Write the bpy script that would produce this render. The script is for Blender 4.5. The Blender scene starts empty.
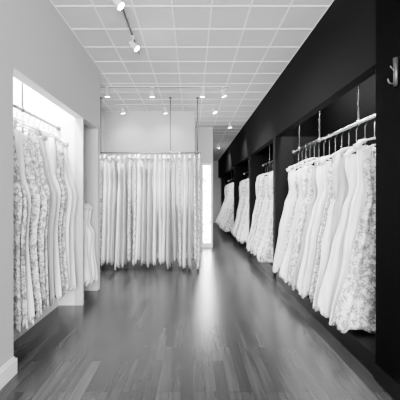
import bpy, math, random
from mathutils import Vector
random.seed(11)
CAM=1.3; H=3.12; F=300.0; LS=4.2

# ---------------------------------------------------------------- materials
def newmat(name):
    m=bpy.data.materials.new(name); m.use_nodes=True
    nt=m.node_tree; b=nt.nodes['Principled BSDF']
    return m,nt,b
def g(v): return (v,v,v,1)
def plain(name,v,rough=0.6,metal=0.0,noise=0.0,bump=0.0,scale=30,spec=.5):
    m,nt,b=newmat(name)
    b.inputs['Roughness'].default_value=rough; b.inputs['Metallic'].default_value=metal
    b.inputs['Specular IOR Level'].default_value=spec
    tc=nt.nodes.new('ShaderNodeTexCoord'); n=nt.nodes.new('ShaderNodeTexNoise')
    n.inputs['Scale'].default_value=scale; n.inputs['Detail'].default_value=4
    nt.links.new(tc.outputs['Object'],n.inputs['Vector'])
    r=nt.nodes.new('ShaderNodeMapRange')
    r.inputs['From Min'].default_value=.3; r.inputs['From Max'].default_value=.7
    r.inputs['To Min'].default_value=v*(1-noise); r.inputs['To Max'].default_value=v*(1+noise)
    nt.links.new(n.outputs['Fac'],r.inputs['Value'])
    nt.links.new(r.outputs['Result'],b.inputs['Base Color'])
    if bump:
        bp=nt.nodes.new('ShaderNodeBump'); bp.inputs['Strength'].default_value=bump; bp.inputs['Distance'].default_value=.01
        nt.links.new(n.outputs['Fac'],bp.inputs['Height']); nt.links.new(bp.outputs['Normal'],b.inputs['Normal'])
    return m
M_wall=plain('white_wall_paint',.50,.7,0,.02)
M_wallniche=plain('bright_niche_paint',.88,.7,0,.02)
M_trim=plain('trim_white',.85,.4)
M_black=plain('black_wall_paint',.0008,.7,0,.1,spec=.025)
M_plinth=plain('black_satin_plinth',.0015,.35,0,.1,spec=.15)
M_dgrey=plain('charcoal_wall_paint',.0055,.7,0,.06,spec=.04)
M_tile=plain('ceiling_tile',.60,.9,0,.03,.1,120)
M_grid=plain('ceiling_grid_metal',.95,.5)
M_chrome=plain('brushed_chrome',.45,.25,1.0,.03)
M_dmetal=plain('dark_metal',.10,.4,.8)
M_lampw=plain('lamp_white',.6,.4)
M_hanger=plain('hanger_white',.8,.4)

def emis(name,s):
    m,nt,b=newmat(name)
    b.inputs['Base Color'].default_value=g(.9); b.inputs['Emission Color'].default_value=g(1); b.inputs['Emission Strength'].default_value=s
    return m
M_lens=emis('lamp_lens',150)
def glow_glass():
    m,nt,b=newmat('daylit_frosted_glass')
    tc=nt.nodes.new('ShaderNodeTexCoord'); n=nt.nodes.new('ShaderNodeTexNoise'); n.inputs['Scale'].default_value=7
    r=nt.nodes.new('ShaderNodeMapRange'); r.inputs['From Min'].default_value=.35; r.inputs['From Max'].default_value=.65
    r.inputs['To Min'].default_value=3.0; r.inputs['To Max'].default_value=80
    nt.links.new(tc.outputs['Object'],n.inputs['Vector']); nt.links.new(n.outputs['Fac'],r.inputs['Value'])
    nt.links.new(r.outputs['Result'],b.inputs['Emission Strength']); b.inputs['Emission Color'].default_value=g(1)
    b.inputs['Roughness'].default_value=.2
    return m
M_glass=glow_glass()

def fabric(name,hi,lo,scale,kind,rough=.75,bump=.3):
    m,nt,b=newmat(name); L=nt.links
    b.inputs['Roughness'].default_value=rough
    b.inputs['Sheen Weight'].default_value=.1
    tc=nt.nodes.new('ShaderNodeTexCoord')
    if kind=='lace':
        v=nt.nodes.new('ShaderNodeTexVoronoi'); v.inputs['Scale'].default_value=scale; v.feature='F1'
        n=nt.nodes.new('ShaderNodeTexNoise'); n.inputs['Scale'].default_value=scale*.35; n.inputs['Detail'].default_value=5
        mx=nt.nodes.new('ShaderNodeMath'); mx.operation='MULTIPLY_ADD'
        L.new(tc.outputs['Object'],v.inputs['Vector']); L.new(tc.outputs['Object'],n.inputs['Vector'])
        L.new(v.outputs['Distance'],mx.inputs[0]); mx.inputs[1].default_value=.45; L.new(n.outputs['Fac'],mx.inputs[2])
        out=mx.outputs[0]; a,c=.6,.85
    else:
        n=nt.nodes.new('ShaderNodeTexNoise'); n.inputs['Scale'].default_value=scale; n.inputs['Detail'].default_value=3
        mp=nt.nodes.new('ShaderNodeMapping'); mp.inputs['Scale'].default_value=(1,1,.15)
        L.new(tc.outputs['Object'],mp.inputs['Vector']); L.new(mp.outputs['Vector'],n.inputs['Vector'])
        out=n.outputs['Fac']; a,c=.35,.65
    r=nt.nodes.new('ShaderNodeMapRange'); r.inputs['From Min'].default_value=a; r.inputs['From Max'].default_value=c
    r.inputs['To Min'].default_value=hi; r.inputs['To Max'].default_value=lo
    L.new(out,r.inputs['Value']); L.new(r.outputs['Result'],b.inputs['Base Color'])
    bp=nt.nodes.new('ShaderNodeBump'); bp.inputs['Strength'].default_value=bump; bp.inputs['Distance'].default_value=.006
    L.new(out,bp.inputs['Height']); L.new(bp.outputs['Normal'],b.inputs['Normal'])
    return m
FAB=[fabric('satin_white',.94,.88,12,'satin',.5,.15),
     fabric('lace_ivory',.92,.25,60,'lace'),
     fabric('tulle_white',.90,.70,25,'satin',.8,.3),
     fabric('lace_beaded',.92,.18,85,'lace',.5,.4),
     fabric('chiffon_pearl',.50,.34,16,'satin',.7,.2)]

def wood():
    m,nt,b=newmat('laminate_wood_floor'); L=nt.links; N=nt.nodes.new
    tc=N('ShaderNodeTexCoord'); sp=N('ShaderNodeSeparateXYZ'); cb=N('ShaderNodeCombineXYZ')
    L.new(tc.outputs['Object'],sp.inputs[0]); L.new(sp.outputs['Y'],cb.inputs['X']); L.new(sp.outputs['X'],cb.inputs['Y'])
    br=N('ShaderNodeTexBrick'); L.new(cb.outputs[0],br.inputs['Vector'])
    br.offset=.37; br.offset_frequency=3; br.squash=1
    br.inputs['Scale'].default_value=1; br.inputs['Brick Width'].default_value=.6; br.inputs['Row Height'].default_value=.08
    br.inputs['Mortar Size'].default_value=.0018; br.inputs['Mortar Smooth'].default_value=.2; br.inputs['Bias'].default_value=-.1
    br.inputs['Color1'].default_value=g(.022); br.inputs['Color2'].default_value=g(.050); br.inputs['Mortar'].default_value=g(.005)
    mp=N('ShaderNodeMapping'); mp.inputs['Scale'].default_value=(45,2.2,1); L.new(tc.outputs['Object'],mp.inputs['Vector'])
    n=N('ShaderNodeTexNoise'); n.inputs['Scale'].default_value=1; n.inputs['Detail'].default_value=6; n.inputs['Distortion'].default_value=.6
    L.new(mp.outputs[0],n.inputs['Vector'])
    r=N('ShaderNodeMapRange'); r.inputs['From Min'].default_value=.3; r.inputs['From Max'].default_value=.7
    r.inputs['To Min'].default_value=.7; r.inputs['To Max'].default_value=1.3; L.new(n.outputs['Fac'],r.inputs['Value'])
    mu=N('ShaderNodeMix'); mu.data_type='RGBA'; mu.blend_type='MULTIPLY'; mu.inputs['Factor'].default_value=1
    L.new(br.outputs['Color'],mu.inputs[6]); L.new(r.outputs['Result'],mu.inputs[7]); L.new(mu.outputs[2],b.inputs['Base Color'])
    b.inputs['Roughness'].default_value=.25
    bp=N('ShaderNodeBump'); bp.inputs['Strength'].default_value=.12; bp.inputs['Distance'].default_value=.004
    L.new(n.outputs['Fac'],bp.inputs['Height']); L.new(bp.outputs['Normal'],b.inputs['Normal'])
    return m
M_wood=wood()

# ---------------------------------------------------------------- mesh builder
class MB:
    def __init__(s): s.v=[];s.f=[];s.m=[];s.mats=[];s.sm=[]
    def mi(s,mat):
        if mat not in s.mats: s.mats.append(mat)
        return s.mats.index(mat)
    def box(s,x0,x1,y0,y1,z0,z1,mat):
        i=len(s.v); k=s.mi(mat)
        s.v+=[(x0,y0,z0),(x1,y0,z0),(x1,y1,z0),(x0,y1,z0),(x0,y0,z1),(x1,y0,z1),(x1,y1,z1),(x0,y1,z1)]
        for q in [(0,3,2,1),(4,5,6,7),(0,1,5,4),(1,2,6,5),(2,3,7,6),(3,0,4,7)]:
            s.f.append(tuple(i+a for a in q)); s.m.append(k); s.sm.append(False)
    def loft(s,rings,mat,cap=False):
        i=len(s.v);k=s.mi(mat);n=len(rings[0])
        for r in rings: s.v+= [tuple(p) for p in r]
        for a in range(len(rings)-1):
            for j in range(n):
                s.f.append((i+a*n+j,i+a*n+(j+1)%n,i+(a+1)*n+(j+1)%n,i+(a+1)*n+j)); s.m.append(k); s.sm.append(True)
        if cap:
            s.f.append(tuple(i+j for j in range(n))[::-1]); s.m.append(k); s.sm.append(False)
            o=i+(len(rings)-1)*n
            s.f.append(tuple(o+j for j in range(n))); s.m.append(k); s.sm.append(False)
    def tube(s,pts,r,mat,n=8):
        pts=[Vector(p) for p in pts]; rings=[]
        rr=r if isinstance(r,(list,tuple)) else [r]*len(pts)
        for i,p in enumerate(pts):
            d=(pts[min(i+1,len(pts)-1)]-pts[max(i-1,0)]).normalized()
            up=Vector((0,0,1)) if abs(d.z)<.9 else Vector((1,0,0))
            a=d.cross(up).normalized(); b=d.cross(a).normalized()
            rings.append([p+(a*math.cos(t)+b*math.sin(t))*rr[i] for t in [2*math.pi*j/n for j in range(n)]])
        s.loft(rings,mat,True)
    def make(s,name,parent=None):
        xs=[p[0] for p in s.v];ys=[p[1] for p in s.v];zs=[p[2] for p in s.v]
        c=((min(xs)+max(xs))/2,(min(ys)+max(ys))/2,min(zs))
        me=bpy.data.meshes.new(name); me.from_pydata([(p[0]-c[0],p[1]-c[1],p[2]-c[2]) for p in s.v],[],s.f)
        for m in s.mats: me.materials.append(m)
        me.polygons.foreach_set('material_index',s.m); me.polygons.foreach_set('use_smooth',s.sm)
        me.update(); o=bpy.data.objects.new(name,me); o.location=c
        bpy.context.scene.collection.objects.link(o)
        if parent: o.parent=parent
        return o

# ---------------------------------------------------------------- room shell
WX=1.31; Y0=-2.6; YE=15.0
b=MB(); b.box(-2.25,2.1,Y0,YE,-.1,0,M_wood); b.make('floor')
b=MB(); b.box(-2.25,2.1,Y0,YE,H,H+.1,M_tile)
tx=2*WX/7; xs=[-WX-tx*2+i*tx for i in range(12)]
for x in xs:
    if -2.2<x<2.0: b.box(x-.007,x+.007,Y0,YE,H-.006,H,M_grid)
y=2.86-.39*13
while y<YE-.1:
    b.box(-2.2,2.05,y-.007,y+.007,H-.005,H,M_grid); y+=.39
b.make('ceiling')
# left wall with dress niches
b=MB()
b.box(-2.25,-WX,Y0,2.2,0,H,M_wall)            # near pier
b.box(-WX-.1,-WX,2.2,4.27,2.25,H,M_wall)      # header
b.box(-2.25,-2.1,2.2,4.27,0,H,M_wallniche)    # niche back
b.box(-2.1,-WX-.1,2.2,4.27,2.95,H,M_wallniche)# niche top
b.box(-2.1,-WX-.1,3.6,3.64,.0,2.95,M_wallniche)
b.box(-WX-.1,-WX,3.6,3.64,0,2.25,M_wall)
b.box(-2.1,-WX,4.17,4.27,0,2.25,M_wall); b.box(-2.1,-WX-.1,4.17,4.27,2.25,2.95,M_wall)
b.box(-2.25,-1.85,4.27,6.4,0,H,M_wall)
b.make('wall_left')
b=MB(); b.box(-2.1,-1.60,2.2,3.6,0,.15,M_trim); b.box(-2.1,-1.58,2.2,3.6,.135,.155,M_trim)
b.box(-2.1,-1.60,3.64,4.17,0,.15,M_trim); b.make('trim_1')
b=MB(); b.box(-WX,-WX+.018,Y0,2.2,0,.11,M_trim); b.box(-WX,-WX+.011,Y0,2.2,.11,.13,M_trim)
b.box(-WX-.1,-WX+.018,2.2,2.218,0,.11,M_trim); b.make('baseboard_left')
# back wall and side return
b=MB()
b.box(-2.25,.06,6.4,6.55,0,H,M_wall)
b.box(-.05,.06,6.55,7.8,0,H,M_wall)
b.make('wall_back')
b=MB()
b.box(-.05,.54,7.8,7.95,0,H,M_wall)
b.box(.42,.54,7.95,YE,0,H,M_wall)
b.make('wall_corridor')
b=MB(); b.box(.42,2.1,YE,YE+.1,0,H,M_wall); b.make('wall_far')
b=MB(); b.box(-1.85,.06,6.385,6.4,0,.11,M_trim); b.make('baseboard_back')
# glazed door
b=MB()
b.box(.25,.29,7.72,7.795,0,2.17,M_trim); b.box(.48,.52,7.72,7.795,0,2.17,M_trim); b.box(.29,.48,7.72,7.795,2.11,2.17,M_trim)
b.box(.29,.48,7.72,7.795,0,.12,M_trim)
for z in (.75,1.43): b.box(.29,.48,7.73,7.78,z,z+.02,M_lampw)
b.box(.29,.48,7.76,7.79,.12,2.11,M_glass)
b.tube([(.465,7.70,1.0),(.465,7.70,1.15)],.008,M_chrome)
b.make('door_1')
# right wall
b=MB()
b.box(WX,2.1,Y0,2.14,0,H,M_black)
b.box(WX,WX+.1,2.14,YE,2.25,H,M_dgrey)
b.box(1.98,2.1,2.14,YE,0,H,M_black)
b.box(WX+.1,1.98,2.14,YE,2.9,H,M_black)
for (p0,p1) in ((4.72,4.85),(6.75,6.9),(9.2,9.4),(13.2,13.4)):
    b.box(WX,1.98,p0,p1,0,2.25,M_dgrey); b.box(WX+.1,1.98,p0,p1,2.25,2.9,M_black)
b.make('wall_right')
b=MB()
for (p0,p1) in ((2.14,4.72),(4.85,6.75),(6.9,9.2),(9.4,13.2)):
    b.box(WX+.01,1.98,p0,p1,0,.15,M_plinth); b.box(WX-.005,1.98,p0,p1,.15,.17,M_plinth)
b.make('trim_2')
b=MB(); b.box(WX-.015,WX,Y0,2.14,0,.12,M_plinth); b.make('baseboard_right')
# unseen wall behind the camera; big opening added to let fill light in
b=MB(); b.box(-2.25,2.1,Y0-.1,Y0,0,.35,M_wall); b.box(-2.25,2.1,Y0-.1,Y0,2.85,H,M_wall)
b.box(-2.25,-1.2,Y0-.1,Y0,.35,2.85,M_wall); b.box(1.2,2.1,Y0-.1,Y0,.35,2.85,M_wall); b.make('wall_front')

# ---------------------------------------------------------------- rails
def rail(p0,p1,rods,ztop,mat=None,name='clothes_rail'):
    mat=mat or M_chrome
    b=MB(); b.tube([p0,p1],.014,mat,12)
    p0=Vector(p0);p1=Vector(p1)
    for t in rods:
        p=p0.lerp(p1,t); b.tube([(p.x,p.y,p.z),(p.x,p.y,ztop)],.008,mat,10)
        b.tube([(p.x,p.y,ztop-.012),(p.x,p.y,ztop)],.03,mat,16)
        b.tube([(p.x,p.y,p.z-.02),(p.x,p.y,p.z+.025)],.017,mat,10)
    d=(p1-p0).normalized()
    b.tube([p0,p0+d*.01],.03,mat,16); b.tube([p1-d*.01,p1],.03,mat,16)
    return b.make(name)
LZ=2.12; RZ=2.01; CZ=2.11
rail((-1.60,2.2,LZ),(-1.60,3.6,LZ),(.45,),2.95,M_dmetal)
rail((-1.55,3.64,1.28),(-1.55,4.17,1.28),(),2.9,M_dmetal)
rail((1.6,2.2,RZ),(1.6,4.72,RZ),(.27,.62,.9),2.9)
rail((1.6,4.85,RZ),(1.6,6.75,RZ),(.3,.7),2.9)
rail((1.6,6.9,RZ),(1.6,9.2,RZ),(.3,.7),2.9)
rail((1.6,9.4,RZ),(1.6,13.2,RZ),(.3,.7),2.9)
rail((-1.83,5.5,CZ),(.16,5.5,CZ),(.08,.72,.97),H,M_dmetal)

# ---------------------------------------------------------------- dresses
def lerp_prof(u,pts):
    for (a,va),(c,vc) in zip(pts,pts[1:]):
        if u<=c:
            t=(u-a)/(c-a); t=t*t*(3-2*t); return va+(vc-va)*t
    return pts[-1][1]
def dress(cx,cy,zbar,ztop,zbot,yaw,hem=.30,th=.045,skew=0.0,style=None,mat=None,foldA=.018,train=0.0,ww0=.135,flare=1.4):
    R=random.random
    style=random.choice([0,0,1,1,2]) if style is None else style
    mat=mat or random.choice(FAB)
    ca,sa=math.cos(yaw),math.sin(yaw)
    def P(a,bb,z): return Vector((cx+a*ca-bb*sa, cy+a*sa+bb*ca, z))
    b=MB()
    zs=ztop+.015
    b.tube([P(-.19,0,zs-.055),P(-.1,0,zs-.012),P(0,0,zs+.01),P(.1,0,zs-.012),P(.19,0,zs-.055)],[.006,.009,.009,.009,.006],M_hanger,6)
    r=.020
    hook=[P(0,0,zs+.005),P(0,0,zbar-.05),P(.012,0,zbar-.035),P(r,0,zbar-.012)]+[P(r*math.cos(t),0,zbar+r*math.sin(t)) for t in [math.radians(x) for x in (0,30,60,90,120,150,180,205)]]
    b.tube(hook,.0035,M_chrome,6)
    n=84; NR=30
    drop=.10 if style==0 else .03
    z1=ztop-drop
    k1=random.choice([9,11,13]); k2=random.choice([19,23,27]); f1,f2,f3=R()*6,R()*6,R()*6
    wb=.155+R()*.02; ww=ww0+R()*.015
    full=.85+R()*.5
    rings=[]
    for i in range(NR+1):
        u=i/NR
        z=z1+(zbot-z1)*u
        hw=lerp_prof(u,[(0,wb),(.08,wb+.005),(.22,ww),(.36,ww+.02+.03*full),(.6,ww+(hem-ww)*.5*full),(1,hem)])
        t=lerp_prof(u,[(0,th*.7),(.08,th*1.0),(.22,th*.75),(.4,th*.95),(.7,th*1.1),(1,th*flare)])
        A=foldA*max(0,(u-.15)/.85)**.7 if u>.15 else .002
        off=skew*max(0,u-.15)**1.3+.012*math.sin(5*u+f1)
        ob=.012*math.sin(4*u+f3)*u
        ring=[]
        for j in range(n):
            q=2*math.pi*j/n; c,s_=math.cos(q),math.sin(q)
            nx,ny=t*c,hw*s_; l=math.hypot(nx,ny) or 1; nx/=l;ny/=l
            d=A*(.6*math.sin(k1*q+f1+.9*math.sin(3*u+f2))+.4*math.sin(k2*q+f3+u*1.5))
            zz=z
            if i<=3:
                w=(1-i/4.0)
                a=abs(c)
                if style==0: zz+=w*.035*math.cos((abs(a-.5))*math.pi)-w*.02
                elif style==1: zz-=w*(.13*max(0,1-a*1.8))+w*.02*a
                else: zz-=w*(.05*max(0,1-a*1.8)**.5)+w*.03*a
            if u>.6:
                zz+= (u-.6)*(.09*math.sin(k1*q*.5+f2)+.06*math.sin(3*q+f3))
                zz-= train*(u-.6)*max(0,c*(1 if skew>=0 else -1))
            ring.append(P(hw*c+off+nx*d, t*s_+ny*d+ob, max(zz,zbot-.03)))
        rings.append(ring)
    last=[p.copy() for p in rings[-1]]
    cen=sum(last,Vector())/n
    rings.append([p+(cen-p)*.06+Vector((0,0,.02)) for p in last])
    b.loft(rings,mat)
    inner=[p+(P(0,0,p.z)-p)*.08 for p in rings[0]]; inner2=[Vector((p.x,p.y,p.z-.16)) for p in inner]
    b.loft([inner2,inner,rings[0]],mat)
    if style==0:
        for sgn in (-1,1):
            for bb in (-th*.5,th*.5):
                b.tube([P(sgn*.10,bb*.1,zs-.008),P(sgn*.105,bb*.8,zs-.06),P(sgn*.10,bb,z1+.0)],[.006,.006,.009],mat,6)
    else:
        for sgn in (-1,1):
            b.tube([P(sgn*.08,0,ztop+.005),P(sgn*.13,0,ztop-.012),P(sgn*(wb),0,ztop-.07)],[.016,.024,.03],mat,8)
        if style==2:
            for sgn in (-1,1):
                b.tube([P(sgn*.16,0,ztop-.05),P(sgn*.19,0,ztop-.2),P(sgn*.185,.01,ztop-.4),P(sgn*.17,.01,ztop-.55)],[.028,.03,.025,.02],mat,10)
    return b.make('wedding_dress')

# left niche
y=2.34;i=0
while y<3.47:
    dress(-1.60,y,LZ,1.97-random.random()*.05,.24+random.random()*.04,random.uniform(-.10,.10),hem=.235,th=.026,skew=.03,
          mat=FAB[[1,3,2,1,3,1,4,0,3,1,0,2,1][i%13]],foldA=.015,ww0=.19); y+=.1;i+=1
for y in (3.76,3.85,3.94,4.03):
    dress(-1.52,y,1.28,1.20,.2,random.uniform(-.06,.06),hem=.23,th=.032,skew=.02,style=1,mat=FAB[random.choice([0,2])],ww0=.15,foldA=.012)
# right niche 1
y=2.50;i=0
while y<4.56:
    dress(1.61,y,RZ,1.80-random.random()*.08,.20,random.uniform(-.18,.18),hem=.31+random.random()*.04,th=.040,skew=-.07,
          mat=FAB[[1,0,2,4,0,3,2,0,4,1,2,0,3,0,2][i%15]],foldA=.026,train=.05,ww0=.135); y+=.145;i+=1
y=5.1
while y<6.5:
    dress(1.60,y,RZ,1.77,.20,random.uniform(-.15,.15),hem=.34,th=.05,skew=-.1,foldA=.03,mat=random.choice(FAB[:3])); y+=.14
y=7.15
while y<8.9:
    dress(1.60,y,RZ,1.77,.22,random.uniform(-.15,.15),hem=.34,th=.05,skew=-.12,foldA=.03,mat=random.choice(FAB[:3])); y+=.17
y=9.7
while y<13:
    dress(1.60,y,RZ,1.80,.2,random.uniform(-.15,.15),hem=.38,th=.06,skew=-.24,foldA=.03,mat=random.choice(FAB[:3])); y+=.22
# centre rail
N=22
for i in range(N):
    x=-1.75+i*(1.88/(N-1))
    dress(x,5.5+random.uniform(-.02,.02),CZ,2.05-random.random()*.03,.05+random.random()*.16,math.pi/2+random.uniform(-.10,.10),hem=.26,th=.023,
          skew=-.03,style=random.choice([1,1,0]),mat=random.choice([FAB[0],FAB[1],FAB[2],FAB[4],FAB[3],FAB[0],FAB[0]]),foldA=.012,flare=1.2)

# ---------------------------------------------------------------- spotlights
def spot(x,y,target,energy,size=70,ceil=H,drop=.09):
    b=MB(); zc=ceil-drop
    b.tube([(x,y,ceil-.015),(x,y,ceil)],.028,M_lampw,16)
    b.tube([(x,y,ceil),(x,y,zc)],.007,M_lampw,8)
    p=Vector((x,y,zc)); d=(Vector(target)-p).normalized()
    b.tube([p-d*.045,p-d*.03,p+d*.045,p+d*.06],[.018,.028,.036,.038],M_lampw,16)
    b.tube([p+d*.0605,p+d*.066],.034,M_lens,16)
    o=b.make('ceiling_spotlight')
    l=bpy.data.lights.new('spot_beam','SPOT'); l.energy=energy*LS; l.spot_size=math.radians(size); l.spot_blend=.8; l.shadow_soft_size=.04
    lo=bpy.data.objects.new('spot_beam',l); bpy.context.scene.collection.objects.link(lo)
    lo.parent=o; lo.location=(p+d*.078)-o.location
    lo.rotation_euler=d.to_track_quat('-Z','Y').to_euler()
for (x0,x1,y0,y1) in ((-.675,-.645,1.2,3.75),(-1.5,.6,4.885,4.915),(-1.5,.6,5.84,5.87)):
    b=MB(); b.box(x0,x1,y0,y1,H-.028,H-.006,M_lampw)
    b.box(x0+.004,x1-.004,y0+.004,y1-.004,H-.030,H-.028,M_dmetal)
    b.make('lighting_track')
T=H-.03
spot(-.66,3.35,(1.5,3.6,1.0),90,90,T)
spot(-.66,2.6,(1.5,2.9,.8),85,90,T)
spot(-1.39,4.9,(-1.35,5.7,.6),70,100,T)
spot(-.65,4.9,(-.75,5.7,.5),90,100,T)
spot(.18,4.9,(-.2,5.7,.5),80,100,T)
spot(-1.35,5.85,(-1.3,6.4,2.0),6,120,T)
spot(-.52,5.85,(-.5,6.4,2.0),6,120,T)
spot(.42,5.85,(1.5,5.8,1),50,90,T)
spot(.5,4.9,(1.5,5.6,1),60,90,T)
spot(.9,7.2,(1.5,7.9,1),60,90)
spot(.9,10.2,(1.4,11.2,1),90,120)  # extra head added to light the far corridor dresses

# coat hook on the near right pier
b=MB(); hx=WX; hy=1.92; hz=2.10
b.tube([(hx-.006,hy,hz-.09),(hx-.006,hy,hz+.09)],[.012,.016],M_dmetal,10)
def arc(cx,cz,r,a0,a1,s=1): return [(cx+r*math.cos(math.radians(a))*s,hy,cz+r*math.sin(math.radians(a))) for a in [a0+(a1-a0)*k/10 for k in range(11)]]
b.tube([(hx,hy,hz-.04)]+arc(hx-.03,hz-.05,.025,-40,-200),.004,M_dmetal,8)
b.tube([(hx,hy,hz+.05)]+arc(hx-.02,hz+.04,.02,40,-180),.004,M_dmetal,8)
b.make('coat_hook')

# ---------------------------------------------------------------- lights
def area(name,loc,rot,sx,sy,e):
    l=bpy.data.lights.new(name,'AREA'); l.shape='RECTANGLE'; l.size=sx; l.size_y=sy; l.energy=e*LS
    o=bpy.data.objects.new(name,l); o.location=loc; o.rotation_euler=rot; bpy.context.scene.collection.objects.link(o)
area('front_fill_light',(0,Y0+.02,1.6),(math.radians(90),0,0),2.3,2.4,185)  # added fill from behind the camera, brightens the room and ceiling
area('niche_strip_light_left',(-1.72,2.95,2.93),(0,0,0),.2,1.2,70)
area('niche_fill_light_right',(1.50,3.4,2.88),(0,0,0),.15,2.2,40)  # unseen fill added to brighten the dresses in the black niche
w=bpy.data.worlds.new('world'); bpy.context.scene.world=w; w.use_nodes=True
w.node_tree.nodes['Background'].inputs[0].default_value=g(1); w.node_tree.nodes['Background'].inputs[1].default_value=1.5

cam=bpy.data.cameras.new('camera'); co=bpy.data.objects.new('camera',cam); bpy.context.scene.collection.objects.link(co)
co.location=(0,0,CAM); co.rotation_euler=(math.radians(90),0,0)
cam.sensor_width=36; cam.lens=36*F/400; cam.shift_x=8/400; cam.shift_y=-3/400
bpy.context.scene.camera=co
